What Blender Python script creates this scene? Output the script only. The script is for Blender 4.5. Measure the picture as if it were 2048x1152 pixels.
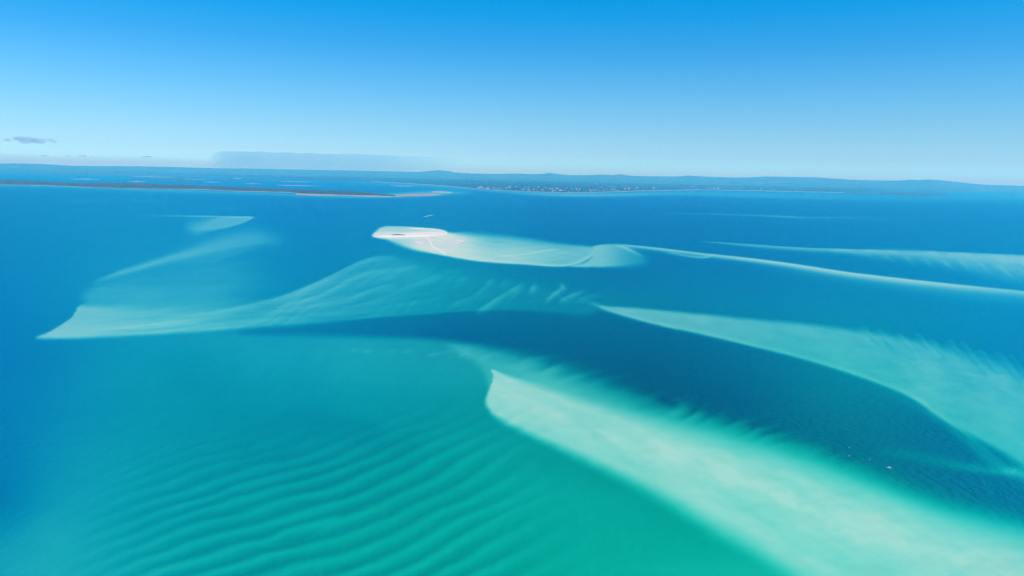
import bpy, bmesh, math, random
import numpy as np
from mathutils import Matrix, Vector

for o in list(bpy.data.objects):
    bpy.data.objects.remove(o, do_unlink=True)
scene = bpy.context.scene
COL = scene.collection
rng = np.random.default_rng(7)
random.seed(7)
R = math.radians

# ------------------------------------------------------------------ camera
H = 400.0                      # height of the aircraft above the water, metres
F, CX, CY = 1490.0, 1024.0, 576.0   # focal length and centre, in photo pixels (2048 wide)
PITCH, ROLL = R(8.615), R(1.243)
fw = np.array([0, math.cos(PITCH), -math.sin(PITCH)])
up0 = np.array([0, math.sin(PITCH), math.cos(PITCH)])
ri0 = np.array([1.0, 0, 0])
ri = ri0 * math.cos(ROLL) + up0 * math.sin(ROLL)
upv = up0 * math.cos(ROLL) - ri0 * math.sin(ROLL)
cam_data = bpy.data.cameras.new('camera')
cam_data.sensor_width = 36.0
cam_data.lens = 36.0 * F / 2048.0
cam_data.clip_start = 1.0
cam_data.clip_end = 600000.0
cam = bpy.data.objects.new('camera', cam_data)
COL.objects.link(cam)
M = Matrix.Identity(4)
for k in range(3):
    M[k][0], M[k][1], M[k][2] = ri[k], upv[k], -fw[k]
M[2][3] = H
cam.matrix_world = M
scene.camera = cam

# ------------------------------------------------------------------ sky, sun, exposure
SUN_EL, SUN_AZ = R(52), R(118)
world = bpy.data.worlds.new("World")
scene.world = world
world.use_nodes = True
wn, wl = world.node_tree.nodes, world.node_tree.links
wn.clear()
sky = wn.new('ShaderNodeTexSky')
sky.sky_type = 'NISHITA'
sky.sun_disc = False
sky.sun_elevation = SUN_EL
sky.sun_rotation = SUN_AZ
sky.altitude = 400
sky.air_density = 1.0
sky.dust_density = 0.0
sky.ozone_density = 6.0
# a deep, saturated blue: the physical sky times a gentle tint that depends on elevation only
SKY_TINT = [(0.0, (.46, 1.85, 2.0)), (0.5, (.53, 1.28, 1.70)), (1.55, (.60, .985, 1.30)), (3.46, (.595, .97, 1.20)), (5.4, (.486, .99, 1.228)),
            (7.3, (.35, .977, 1.265)), (9.2, (.19, .935, 1.31)), (11.4, (.05, .975, 1.37)), (12.9, (.005, .99, 1.40))]
tcw = wn.new('ShaderNodeTexCoord'); spx = wn.new('ShaderNodeSeparateXYZ'); rmp = wn.new('ShaderNodeValToRGB')
wl.new(tcw.outputs['Generated'], spx.inputs[0]); wl.new(spx.outputs['Z'], rmp.inputs[0])
re_ = rmp.color_ramp.elements
while len(re_) < len(SKY_TINT):
    re_.new(.5)
for e_, (el_, c_) in zip(re_, SKY_TINT):
    e_.position = math.sin(R(el_)); e_.color = (c_[0] / 2, c_[1] / 2, c_[2] / 2, 1)
mulw = wn.new('ShaderNodeMix'); mulw.data_type = 'RGBA'; mulw.blend_type = 'MULTIPLY'; mulw.inputs['Factor'].default_value = 1.0
mulw.clamp_result = False
wl.new(sky.outputs[0], mulw.inputs['A']); wl.new(rmp.outputs[0], mulw.inputs['B'])
bg = wn.new('ShaderNodeBackground')
bg.inputs['Strength'].default_value = 0.11 * 2   # the tint above is stored at half value
wo = wn.new('ShaderNodeOutputWorld')
wl.new(mulw.outputs['Result'], bg.inputs[0]); wl.new(bg.outputs[0], wo.inputs[0])

sd = bpy.data.lights.new('sun', 'SUN')
sd.energy = 4.2
sd.angle = R(0.5)
sd.color = (1.0, 0.955, 0.86)
sun = bpy.data.objects.new('sun', sd)
COL.objects.link(sun)
sdir = Vector((math.sin(SUN_AZ) * math.cos(SUN_EL), math.cos(SUN_AZ) * math.cos(SUN_EL), math.sin(SUN_EL)))
sun.rotation_euler = sdir.to_track_quat('Z', 'Y').to_euler()
sun.location = (0, 0, 900)

vs = scene.view_settings
vs.view_transform = 'Standard'; vs.look = 'None'; vs.exposure = 0.0; vs.gamma = 1.0; vs.use_curve_mapping = False
scene.cycles.use_denoising = True
scene.cycles.denoising_input_passes = 'RGB'     # keeps the soft bottom detail seen through the water
scene.cycles.use_adaptive_sampling = False
scene.cycles.max_bounces = 8
scene.cycles.diffuse_bounces = 2
scene.cycles.volume_bounces = 4
scene.cycles.transparent_max_bounces = 12
scene.cycles.sample_clamp_indirect = 4.0

# ------------------------------------------------------------------ geometry helpers
def ground(px, py, z=0.0):
    """photo pixel -> point of the horizontal plane z (arrays or numbers)"""
    px = np.asarray(px, float); py = np.asarray(py, float)
    a = (px - CX) / F; b = (CY - py) / F
    d = fw + a[..., None] * ri + b[..., None] * upv
    t = (z - H) / d[..., 2]
    return np.stack([d[..., 0] * t, d[..., 1] * t, np.full(t.shape, float(z))], -1)

def chart(X, Y):
    """point of the water plane -> survey chart coordinates (the inverse of ground)"""
    dx, dy, dz = X, Y, -H
    c = dx * fw[0] + dy * fw[1] + dz * fw[2]
    c = np.where(c < 1.0, 1.0, c)
    a = (dx * ri[0] + dy * ri[1] + dz * ri[2]) / c
    b = (dx * upv[0] + dy * upv[1] + dz * upv[2]) / c
    return CX + F * a, CY - F * b

def horizon(px):
    return 350.2 + 0.0217 * (np.asarray(px, float) - 1024)

def lin(c):
    c = np.asarray(c, float) / 255.0
    return np.where(c <= 0.04045, c / 12.92, ((c + 0.055) / 1.055) ** 2.4)

def sstep(a, b, x):
    t = np.clip((x - a) / (b - a), 0, 1)
    return t * t * (3 - 2 * t)

def mesh_np(name, V, Q, smooth=True):
    """fast mesh from numpy vertices (n,3) and quads/tris (m,4 or m,3)"""
    me = bpy.data.meshes.new(name)
    V = np.ascontiguousarray(V, np.float32); Q = np.ascontiguousarray(Q, np.int32)
    k = Q.shape[1]
    me.vertices.add(len(V)); me.vertices.foreach_set('co', V.ravel())
    me.loops.add(Q.size); me.loops.foreach_set('vertex_index', Q.ravel())
    me.polygons.add(len(Q))
    me.polygons.foreach_set('loop_start', np.arange(0, Q.size, k, dtype=np.int32))
    me.polygons.foreach_set('use_smooth', np.full(len(Q), smooth))
    me.update(calc_edges=True)
    me.validate()
    return me

def grid_quads(nr, nc, wrap=False):
    r = np.arange(nr - 1)[:, None]; c = np.arange(nc if wrap else nc - 1)[None, :]
    c2 = (c + 1) % nc
    a = r * nc + c; b = r * nc + c2; d = (r + 1) * nc + c; e = (r + 1) * nc + c2
    return np.stack([a, b, e, d], -1).reshape(-1, 4)

def link(name, me, mat=None, parent=None, **props):
    o = bpy.data.objects.new(name, me)
    COL.objects.link(o)
    if mat is not None and me is not None and not me.materials:
        me.materials.append(mat)
    if parent is not None:
        o.parent = parent
    for k, v in props.items():
        o[k] = v
    return o

def _hash(i, j, seed):
    n = (i * 374761393 + j * 668265263 + seed * 1442695041) & 0x7fffffff
    n = ((n ^ (n >> 13)) * 1274126177) & 0x7fffffff
    return ((n ^ (n >> 16)) & 0xffff) / 65535.0

def vnoise(u, v, seed=0):
    u = np.asarray(u, float); v = np.asarray(v, float)
    i = np.floor(u).astype(np.int64); j = np.floor(v).astype(np.int64)
    fu = u - i; fv = v - j
    fu = fu * fu * fu * (fu * (fu * 6 - 15) + 10); fv = fv * fv * fv * (fv * (fv * 6 - 15) + 10)
    a = _hash(i, j, seed); b = _hash(i + 1, j, seed); c = _hash(i, j + 1, seed); d = _hash(i + 1, j + 1, seed)
    return (a * (1 - fu) + b * fu) * (1 - fv) + (c * (1 - fu) + d * fu) * fv

def fbm(u, v, seed=0, octv=4):
    s, amp, tot = 0.0, 1.0, 0.0
    for k in range(octv):
        s = s + amp * (vnoise(u * 2 ** k, v * 2 ** k, seed + 17 * k) - 0.5); tot += amp; amp *= 0.5
    return s / tot * 2.0            # about -1..1

def curve(pts, sub=6, closed=False):
    """Catmull-Rom through points of any dimension"""
    p = np.asarray(pts, float); n = len(p)
    out = []
    m = n if closed else n - 1
    for k in range(m):
        if closed:
            p0, p1, p2, p3 = p[(k - 1) % n], p[k], p[(k + 1) % n], p[(k + 2) % n]
        else:
            p0, p1, p2, p3 = p[max(k - 1, 0)], p[k], p[k + 1], p[min(k + 2, n - 1)]
        for t in np.arange(sub) / sub:
            out.append(0.5 * ((2 * p1) + (-p0 + p2) * t + (2 * p0 - 5 * p1 + 4 * p2 - p3) * t * t + (-p0 + 3 * p1 - 3 * p2 + p3) * t ** 3))
    if not closed:
        out.append(p[-1])
    return np.array(out)

def tps(ctrl, qx, qy, ys=1.5, reg=0.02):
    """smooth surface through scattered control points (x, y, value...)"""
    c = np.asarray(ctrl, float)
    P = np.stack([c[:, 0] / 1000, c[:, 1] * ys / 1000], 1); V = c[:, 2:]
    n = len(P)
    def K(r2):
        return 0.5 * r2 * np.log(np.maximum(r2, 1e-12))
    A = np.zeros((n + 3, n + 3))
    A[:n, :n] = K(((P[:, None] - P[None]) ** 2).sum(-1)) + reg * np.eye(n) * 0.05
    A[:n, n] = 1; A[:n, n + 1:] = P; A[n, :n] = 1; A[n + 1:, :n] = P.T
    w = np.linalg.solve(A, np.vstack([V, np.zeros((3, V.shape[1]))]))
    x = qx / 1000; y = qy * ys / 1000
    out = w[n][None] + x[:, None] * w[n + 1][None] + y[:, None] * w[n + 2][None]
    for k in range(n):
        out = out + K((x - P[k, 0]) ** 2 + (y - P[k, 1]) ** 2)[:, None] * w[k][None]
    return out

def segdist(x, y, pts):
    """distance, side (+ left of travel) and interpolated extra columns to a polyline"""
    best = np.full(x.shape, 1e18); side = np.zeros(x.shape); ext = np.zeros((pts.shape[1] - 2,) + x.shape)
    for k in range(len(pts) - 1):
        ax, ay = pts[k, 0], pts[k, 1]; bx, by = pts[k + 1, 0], pts[k + 1, 1]
        dx, dy = bx - ax, by - ay; L = dx * dx + dy * dy
        if L < 1e-12:
            continue
        t = np.clip(((x - ax) * dx + (y - ay) * dy) / L, 0, 1)
        ex, ey = x - ax - t * dx, y - ay - t * dy
        d = ex * ex + ey * ey
        m = d < best
        best = np.where(m, d, best)
        side = np.where(m, dx * (y - ay) - dy * (x - ax), side)
        for q in range(ext.shape[0]):
            ext[q] = np.where(m, pts[k, 2 + q] + t * (pts[k + 1, 2 + q] - pts[k, 2 + q]), ext[q])
    return np.sqrt(best), side, ext

class Field:
    """a scalar field over the survey chart built from soft banks and ridges"""
    def __init__(self, x, y, s):
        self.x, self.y, self.s = x, y, s
    def near(self, pts, margin):
        return np.where((self.x > pts[:, 0].min() - margin) & (self.x < pts[:, 0].max() + margin) &
                        (self.y > pts[:, 1].min() - margin) & (self.y < pts[:, 1].max() + margin))[0]
    def mask(self, pts, sub=5, warp=0, wscale=30, seed=1, wdir=None):
        p = curve(pts, sub, closed=True)
        m = p[:, 2].max() * 1.5 + (40 if callable(warp) else warp * 2) + 4
        i = self.near(p, m)
        x, y = self.x[i], self.y[i]
        if callable(warp):
            warp = warp(x, y)
        if np.any(warp):
            if wdir is None:
                x = x + warp * fbm(x / wscale, y / wscale * 2, seed); y = y + 0.6 * warp * fbm(x / wscale, y / wscale * 2, seed + 5)
            else:
                c, s_ = wdir
                al = x * c + y * s_; ac = -x * s_ + y * c
                n = fbm(ac / wscale, al / (wscale * 5), seed, 4)
                x = x + warp * c * n; y = y + warp * s_ * n
        q = np.vstack([p, p[:1]])
        d, _, e = segdist(x, y, q)
        ins = np.zeros(x.shape, bool)
        for k in range(len(q) - 1):
            ax, ay, bx, by = q[k, 0], q[k, 1], q[k + 1, 0], q[k + 1, 1]
            if ay == by:
                continue
            ins ^= ((ay > y) != (by > y)) & (x < (bx - ax) * (y - ay) / (by - ay) + ax)
        sdv = np.where(ins, d, -d)
        return i, sstep(-1, 1, sdv / np.maximum(e[0], 0.3))
    def bank(self, pts, val, **kw):
        i, a = self.mask(pts, **kw)
        v = val(self.x[i], self.y[i]) if callable(val) else val
        self.s[i] = self.s[i] + (v - self.s[i]) * a
        return i, a
    def ridge(self, pts, sub=6, warp=0, wscale=25, seed=3):
        """pts: x, y, width on the left of travel, width on the right, gain"""
        p = curve(pts, sub)
        i = self.near(p, max(p[:, 2].max(), p[:, 3].max()) * 2.5 + 3)
        x, y = self.x[i], self.y[i]
        if warp:
            x = x + warp * fbm(x / wscale, y / wscale * 2, seed); y = y + 0.5 * warp * fbm(x / wscale, y / wscale * 2, seed + 9)
        d, sd_, e = segdist(x, y, p)
        w = np.where(sd_ < 0, e[0], e[1])     # sd<0: above the line for travel to the right
        a = np.exp(-(d / np.maximum(w, 0.3)) ** 2) * e[2]
        pos = np.maximum(a, 0)
        self.s[i] = self.s[i] + pos * (1 - self.s[i]) + np.minimum(a, 0) * self.s[i]

# ------------------------------------------------------------------ the survey grid of the bay (polar, finer nearby)
FARR = 100000.0
colt = np.arange(-0.80, 0.8001, 0.00140)
az_in = np.arctan(colt)
az_out = np.linspace(az_in[-1], 2 * math.pi + az_in[0], 44)[1:-1]
az = np.concatenate([az_in, az_out])
tn = np.concatenate([np.arange(H / FARR, 0.12, 0.00085), np.arange(0.12, 0.30, 0.00135), np.arange(0.30, 0.75, 0.0023),
                     np.array([0.75, 0.85, 1.0, 1.4, 2.2, 5.0])])
rad = H / tn
NR, NC = len(rad), len(az)
GX = (rad[:, None] * np.sin(az)[None]).ravel()
GY = (rad[:, None] * np.cos(az)[None]).ravel()
PX, PY = chart(GX, GY)
front = (np.tile(np.cos(az), NR) > 0.3)
inner = front & (PX > -420) & (PX < 2470) & (PY < 1500)
qx = np.clip(PX, -420, 2470); qy = np.clip(PY, 330, 1500)

# ---- share of the light that comes back from the sand (1 dry sand, 0 bottomless)
ctrl = [(-300, 420, .03), (0, 420, .03), (500, 405, .03), (1000, 410, .03), (1500, 405, .03), (2048, 410, .05), (2300, 420, .05),
        (0, 560, .02), (60, 700, .02), (10, 820, .02), (15, 930, .02), (20, 1010, .04), (-200, 800, .02), (-200, 1050, .03),
        (0, 1140, .27), (90, 1060, .27), (120, 960, .18), (120, 850, .11), (130, 740, .08), (220, 760, .16), (420, 760, .18),
        (600, 740, .24), (700, 715, .30), (520, 715, .25), (830, 740, .30), (930, 740, .32), (900, 850, .26), (760, 830, .24), (600, 860, .19),
        (560, 930, .21), (400, 1000, .25), (250, 1050, .26), (650, 1050, .29), (850, 980, .28), (1000, 950, .33), (1200, 1060, .37), (1000, 1120, .33),
        (1400, 1140, .42), (700, 1300, .33), (100, 1300, .3), (1300, 1350, .42),
        (700, 480, .02), (650, 550, .02), (580, 520, .04), (330, 570, .14), (470, 570, .10), (560, 590, .08),
        (1000, 545, .06), (900, 528, .08), (1250, 560, .02), (1300, 590, .06), (1250, 610, .10), (1500, 570, .02), (1700, 590, .02), (2000, 650, .02),
        (2200, 650, .02), (1450, 620, .07), (1650, 640, .05),
        (1300, 720, .02), (1700, 850, .02), (2000, 980, .03), (2250, 1050, .03), (1800, 1200, .6), (2200, 1300, .6)]
S0 = np.clip(tps(ctrl, qx, qy)[:, 0], 0.012, 0.7)
fld = Field(PX[inner], PY[inner], S0[inner].copy())
fx, fy = fld.x, fld.y

# broad gentle variation of the bottom
fld.s *= 1 + 0.10 * fbm(fx / 230, fy / 90, 31, 3) * sstep(430, 560, fy)

# turquoise fringe of the near bar, then the dark channel, then the bar itself
fld.bank([(900, 690, 14), (1000, 712, 24), (1100, 742, 30), (1200, 778, 34), (1300, 812, 34), (1400, 838, 34), (1500, 868, 34), (1620, 905, 36),
          (1700, 940, 36), (1800, 985, 38), (1900, 1018, 38), (2048, 1050, 40), (2300, 1110, 44), (2400, 1500, 40), (1760, 1270, 30), (1560, 1130, 26),
          (1430, 1064, 30), (1300, 980, 28), (1150, 905, 22), (1050, 858, 16), (990, 815, 8), (978, 790, 6), (960, 735, 12)],
         lambda x, y: .56 + .06 * sstep(1200, 1600, x) - .10 * sstep(1100, 980, x), warp=3, wscale=30, seed=4, wdir=(.85, -.5))
CH = [(1200, 622, 5), (1250, 634, 4), (1300, 648, 4), (1350, 659, 4), (1400, 668, 4), (1450, 680, 4), (1500, 692, 4), (1550, 704, 4), (1600, 716, 5), (1650, 731, 5),
      (1700, 747, 6), (1740, 760, 7), (1780, 776, 9), (1830, 803, 9), (1880, 840, 10), (1930, 880, 10), (1980, 918, 10), (2005, 940, 10),
      (1960, 944, 14), (2010, 958, 14), (2060, 968, 14), (2300, 1010, 20),
      (2300, 1085, 40), (2100, 1035, 36), (2000, 1015, 34), (1900, 985, 34), (1820, 955, 30), (1750, 925, 28), (1680, 905, 26), (1600, 876, 26), (1500, 846, 26),
      (1400, 816, 26), (1300, 782, 26), (1200, 748, 26), (1100, 718, 22), (1000, 697, 14), (920, 684, 10), (850, 677, 9), (780, 674, 10), (700, 672, 12), (600, 667, 14), (480, 664, 12),
      (560, 655, 8), (640, 646, 6), (740, 636, 3), (850, 628, 3), (950, 621, 2.5), (1040, 620, 3), (1120, 625, 6), (1165, 630, 12)]
fld.bank(CH, .012, warp=0)
# feathers of sand washing from the bar into the channel
chl = curve([(880, 690), (1000, 708), (1100, 732), (1200, 762), (1300, 795), (1400, 826), (1500, 856), (1600, 886), (1700, 922)], 3)
ii = fld.near(chl, 60)
d_, s_, _ = segdist(fx[ii], fy[ii], np.hstack([chl, np.zeros((len(chl), 1))]))
sd_ = np.where(s_ < 0, d_, -d_)                       # positive towards the channel
al = fx[ii] * .94 + fy[ii] * .33
ph = al / 46 + 0.9 * fbm(fx[ii] / 110, fy[ii] / 60, 77, 3) - sd_ / 48
cusp = (ph % 1.0)
saw = np.where(cusp < .30, sstep(0, .30, cusp), 1 - sstep(.30, 1.0, cusp))
win = np.exp(-((sd_ + 2) / 19) ** 2) * sstep(960, 1180, fx[ii]) * (1 - sstep(1640, 1800, fx[ii]))
ampl = .1 + 1.3 * vnoise(al / 58, al * 0, 5)
fld.s[ii] = np.clip(fld.s[ii] + (saw - .5) * .18 * win * ampl, .01, 1)
th = fbm((fx[ii] * .30 + fy[ii] * .95) / 8, (fx[ii] * .95 - fy[ii] * .30) / 110, 41, 3)
fld.s[ii] = np.clip(fld.s[ii] + th * .06 * np.exp(-((sd_ + 4) / 26) ** 2) * sstep(830, 960, fx[ii]), .01, 1)

# tail of the dark channel is soft and streaky to the left
fld.ridge([(420, 662, 10, 10, 0), (520, 662, 9, 9, -.35), (620, 660, 8, 9, -.5), (760, 656, 8, 9, -.3), (860, 655, 8, 9, 0)])
# small pale curls on the near lip of the channel
for k in range(9):
    x0 = 690 + 38 * k + rng.uniform(-8, 8); y0 = 695 + (x0 - 690) * .055 + rng.uniform(-4, 6)
    L = rng.uniform(22, 44)
    fld.ridge([(x0, y0 + 5, 2, 3, 0), (x0 + L * .4, y0 + 1, 3, 4, rng.uniform(.07, .15)), (x0 + L, y0 - 4, 3, 5, 0)], sub=4, warp=1, seed=k)

# ---- the near bar
def bar_val(x, y):
    b = .80 + .03 * sstep(1000, 1400, x)
    b = b + .045 * fbm((x * .88 + y * .48) / 120, (y * .88 - x * .48) / 26, 8, 4) + .02 * fbm(x / 40, y / 22, 9, 3)
    for cx, cy, rx, ry, g in ((1330, 902, 40, 14, .10), (1455, 945, 38, 26, .09), (1215, 868, 40, 12, .05), (1120, 830, 28, 10, .06), (1600, 1010, 90, 24, .05), (1560, 985, 70, 14, .04),
                              (1850, 1095, 130, 26, .06), (1010, 790, 40, 28, .02), (2000, 1140, 90, 20, .05), (1700, 1060, 90, 24, .04)):
        u = ((x - cx) * .9 + (y - cy) * .42) / rx; v = ((y - cy) * .9 - (x - cx) * .42) / ry
        b = b + .8 * g * np.exp(-(u * u + v * v)) * (.75 + .5 * vnoise(x / 18, y / 9, 4))
    return np.clip(b, 0, .89)
BAR = [(984, 739, 2), (985, 752, 2.5), (983, 768, 3), (977, 782, 4), (971, 794, 5), (970, 806, 6), (977, 820, 7), (992, 835, 9), (1020, 851, 11), (1080, 878, 14), (1150, 909, 18), (1250, 954, 22),
       (1340, 1001, 25), (1430, 1054, 27), (1520, 1106, 29), (1600, 1156, 30), (1750, 1255, 34), (1900, 1400, 30), (2500, 1500, 40), (2500, 1250, 44),
       (2200, 1150, 44), (2100, 1112, 42), (2000, 1078, 40), (1900, 1042, 38), (1800, 1004, 36), (1700, 968, 34), (1600, 934, 31), (1520, 908, 29), (1440, 884, 26), (1350, 858, 23), (1260, 832, 20),
       (1180, 806, 16), (1100, 780, 12), (1040, 760, 8), (1005, 748, 4)]
fld.bank(BAR, bar_val, warp=3, wscale=22, seed=6)

# ---- the bank on the right
def rb_val(x, y):
    b = .40 + .10 * sstep(1750, 1250, x) + .10 * sstep(720, 860, y)
    al = x * .72 + y * .69; ac = -x * .69 + y * .72
    t = fbm(ac / 32, al / 110, 61, 4)
    m = fbm((x + .4 * y) / 46, (y - .2 * x) / 15, 62, 4)
    return np.clip(b + t * (.025 + .055 * sstep(1600, 1950, x) * sstep(900, 720, y)) + m * (.03 + .06 * sstep(1650, 1950, x) * sstep(880, 720, y)), .03, 1)
RB = [(1186, 609, 3), (1215, 612, 3), (1260, 615, 4), (1330, 621, 5), (1400, 628, 6), (1490, 637, 7), (1580, 645, 8), (1660, 654, 9), (1740, 666, 10), (1820, 680, 14), (1880, 694, 18), (1950, 712, 22),
      (2048, 745, 26), (2150, 780, 26), (2400, 860, 26), (2400, 1090, 20), (2200, 1000, 16), (2100, 955, 12), (2048, 932, 12), (2010, 908, 10), (1960, 880, 8), (1910, 852, 6), (1870, 826, 6), (1830, 800, 5), (1790, 780, 5),
      (1740, 761, 4.5), (1700, 747, 4), (1650, 731, 4), (1600, 716, 3.5), (1550, 703, 3.5), (1500, 691, 3), (1450, 679, 3), (1400, 667, 3), (1350, 657, 3), (1300, 646, 3), (1250, 632, 3), (1210, 619, 3)]
fld.bank(RB, rb_val, warp=lambda x, y: 1.2 + 11 * sstep(1620, 1900, x) * sstep(60, 0, y - (610 + .148 * (x - 1186))), wscale=17, seed=12, wdir=(.6, .8))
# cusps along its far edge
for k in range(11):
    t = k / 10
    x0 = 1735 + 330 * t + rng.uniform(-10, 10); y0 = 659 + 62 * t ** 1.3 + rng.uniform(-3, 5); L = rng.uniform(26, 58) * (.6 + .6 * t)
    fld.ridge([(x0 - L * .35, y0 + 4, 2, 3, 0), (x0 - L * .1, y0 - 3, 2, 5, .10), (x0 + L * .12, y0 + 1, 2.4, 7, .10), (x0 + L * .35, y0 + L * .4, 3, 5, .08), (x0 + L * .8, y0 + L * .95, 3, 4, 0)], sub=4, warp=2, seed=k + 50)
    fld.ridge([(x0 + 2, y0 + L * .35, 2, 2, 0), (x0 + L * .35, y0 + L * .65, 2.5, 4, -.22), (x0 + L, y0 + L * 1.35, 3, 4, 0)], sub=4, warp=3, seed=k + 70)
# bright lip over the drop-off, and the thin crest line at the right
fld.ridge([(1200, 616, 3, 3, .10), (1300, 645, 5, 3, .16), (1500, 690, 6, 3, .16), (1650, 729, 6, 3, .15), (1760, 766, 7, 3, .15), (1830, 797, 6, 4, .2), (1870, 826, 5, 4, .26), (1910, 853, 4, 3, .24), (1950, 881, 4, 3, .15), (1990, 912, 3, 4, .06), (2010, 930, 3, 3, 0)])
fld.ridge([(1740, 765, 8, 8, 0), (1850, 822, 10, 6, .10), (1920, 870, 12, 7, .14), (1990, 925, 14, 9, .2), (2060, 955, 18, 12, .22), (2200, 1000, 24, 14, .25)])
# low tongue of sand in the channel at the right
fld.ridge([(1740, 903, 8, 8, 0), (1790, 905, 12, 9, .07), (1860, 920, 14, 9, .09), (1930, 934, 12, 7, .16), (2000, 944, 10, 6, .22), (2060, 952, 12, 7, .25), (2200, 985, 20, 10, .25)])
for k in range(7):
    x0 = 2016 + rng.uniform(-8, 14); y0 = 939 + rng.uniform(-5, 6)
    fld.ridge([(x0 - 7, y0 + 2, 1.5, 1.5, 0), (x0, y0, 1.6, 1.6, .22), (x0 + 9, y0 - 3, 1.5, 1.5, 0)], sub=3, warp=2, seed=k)

# ---- the left banks
def l1_val(x, y):
    b = np.interp(x, [80, 200, 320, 430, 540, 650, 800, 900, 1000, 1200], [.53, .52, .48, .40, .31, .235, .195, .17, .145, .12])
    up = sstep(628, 600, y) * sstep(240, 330, x) * sstep(560, 480, x)          # thinner sand over the far side
    b = b * (1 - .15 * up) + .07 * sstep(0, 1, (y - 632) / 30) * sstep(640, 400, x)
    t = fbm((x + 2 * y) / 110, (y + (.10 + .10 * sstep(500, 650, x)) * x - 60) / 5.0, 71, 4)
    return np.clip(b * (1 + .24 * t * sstep(120, 320, x)), .02, 1)
fld.bank([(74, 675, 6), (98, 663, 4), (122, 649, 3), (140, 637, 2.5), (150, 624, 3), (158, 612, 4), (175, 609, 10), (230, 604, 18), (300, 596, 26), (380, 592, 34), (470, 602, 30), (520, 608, 14),
          (560, 595, 7), (620, 570, 6), (680, 545, 6), (720, 524, 6), (757, 514, 6), (800, 516, 12), (850, 530, 20), (900, 545, 22), (960, 556, 22), (1020, 566, 24), (1100, 585, 24), (1160, 600, 18), (1195, 614, 12),
          (1180, 625, 8), (1120, 622, 5), (1040, 618, 2.5), (950, 620, 2.5), (850, 627, 2.5), (740, 635, 3), (640, 644, 4), (560, 650, 4), (500, 655, 4.5), (400, 663, 5), (300, 669, 5.5), (200, 674, 5.5), (120, 677, 5)],
         l1_val, warp=2.2, wscale=11, seed=21)
# soft turquoise between the two left bars
fld.bank([(168, 588, 16), (212, 562, 14), (300, 538, 18), (400, 520, 24), (490, 522, 40), (545, 560, 50), (520, 600, 40), (380, 612, 24), (250, 612, 20), (180, 606, 8)], lambda x, y: np.maximum(.19 + .09 * sstep(540, 596, y) * sstep(520, 380, x) - .10 * sstep(430, 570, x) + .035 * fbm((x + y) / 80, y / 12, 5, 4), .02))
# crest lines of the left fan
fld.ridge([(300, 640, 4, 5, 0), (380, 631, 3, 5, .10), (440, 622, 3, 7, .18), (500, 610, 3, 8, .22), (573, 590, 2.5, 9, .22), (622, 570, 2.5, 10, .20), (659, 553, 2.5, 10, .19), (700, 532, 2.5, 9, .18), (732, 519, 3, 8, .16), (768, 513, 4, 8, .10), (800, 516, 4, 7, 0)], warp=1.2)
fld.ridge([(180, 662, 3, 4, 0), (260, 653, 2, 4, .15), (330, 645, 2, 4, .16), (400, 637, 2, 4, .10), (470, 628, 2, 4, 0)])
for ps, g in (([(540, 616), (585, 606), (622, 596), (659, 581), (695, 560), (732, 546), (769, 540), (817, 534), (846, 524)], .16),
              ([(500, 630), (561, 620), (622, 611), (671, 603), (707, 592), (744, 579), (769, 571), (800, 565)], .13),
              ([(640, 622), (707, 610), (744, 601), (781, 589), (817, 573), (842, 562), (868, 553), (900, 549)], .10),
              ([(790, 608), (805, 605), (822, 601), (840, 598)], .06),
              ([(430, 652), (520, 640), (600, 631), (680, 624), (760, 618)], .07),
              ([(890, 612), (915, 606), (939, 594), (964, 579), (988, 556)], .10),
              ([(948, 622), (962, 618), (987, 601), (1011, 587), (1031, 575), (1048, 562)], .20),
              ([(996, 573), (1008, 565), (1020, 554)], .16), ([(968, 567), (978, 562), (990, 555)], .12), ([(905, 560), (925, 556), (942, 552)], .08), ([(884, 543), (905, 541), (930, 540)], .08),
              ([(700, 622), (780, 612), (850, 600), (900, 588)], .05), ([(740, 560), (790, 552), (850, 548)], .05)):
    m = len(ps)
    prof = [0] + [g * (.7 + .6 * rng.random()) for _ in range(m - 2)] + [0]
    wide = 1.0 if g < .15 else 1.15
    fld.ridge([(p[0], p[1], 2.0 * wide, 7.5 * wide, q * .9) for p, q in zip(ps, prof)], warp=.9, wscale=18, seed=int(g * 1000))
for ps, g, w in (([(1055, 592), (1064, 578), (1073, 560)], .20, 6), ([(1062, 584), (1072, 576), (1082, 572)], .10, 7), ([(1086, 608), (1101, 593), (1119, 580), (1128, 566)], .24, 6), ([(1121, 560), (1128, 574), (1137, 580)], .16, 6),
                 ([(1116, 606), (1136, 593), (1152, 587), (1174, 579)], .20, 6), ([(1142, 604), (1170, 595), (1209, 584)], .12, 5), ([(1150, 600), (1190, 606), (1215, 614)], .12, 6), ([(1118, 604), (1124, 596), (1136, 603)], .12, 5)):
    fld.ridge([(p[0], p[1], w * .6, w, (0 if k in (0, len(ps) - 1) else g)) for k, p in enumerate(ps)], warp=2.5, wscale=12, seed=int(w * 7))
# fine current streaks over the fan
i, a = fld.mask([(430, 640, 20), (560, 600, 10), (720, 525, 10), (860, 530, 20), (1000, 560, 20), (1190, 610, 14), (1040, 616, 4), (850, 624, 4), (640, 642, 4), (500, 652, 4)])
x, y = fx[i], fy[i]
ang = np.radians(-14 - 16 * sstep(560, 760, x) - 12 * sstep(850, 1050, x) + 22 * sstep(590, 640, y) * sstep(900, 700, x))
t = fbm((-(x - 700) * np.sin(ang) + (y - 580) * np.cos(ang)) / 6, ((x - 700) * np.cos(ang) + (y - 580) * np.sin(ang)) / 90, 91, 4)
fld.s[i] = np.clip(fld.s[i] + t * .05 * a, .01, 1)
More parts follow.
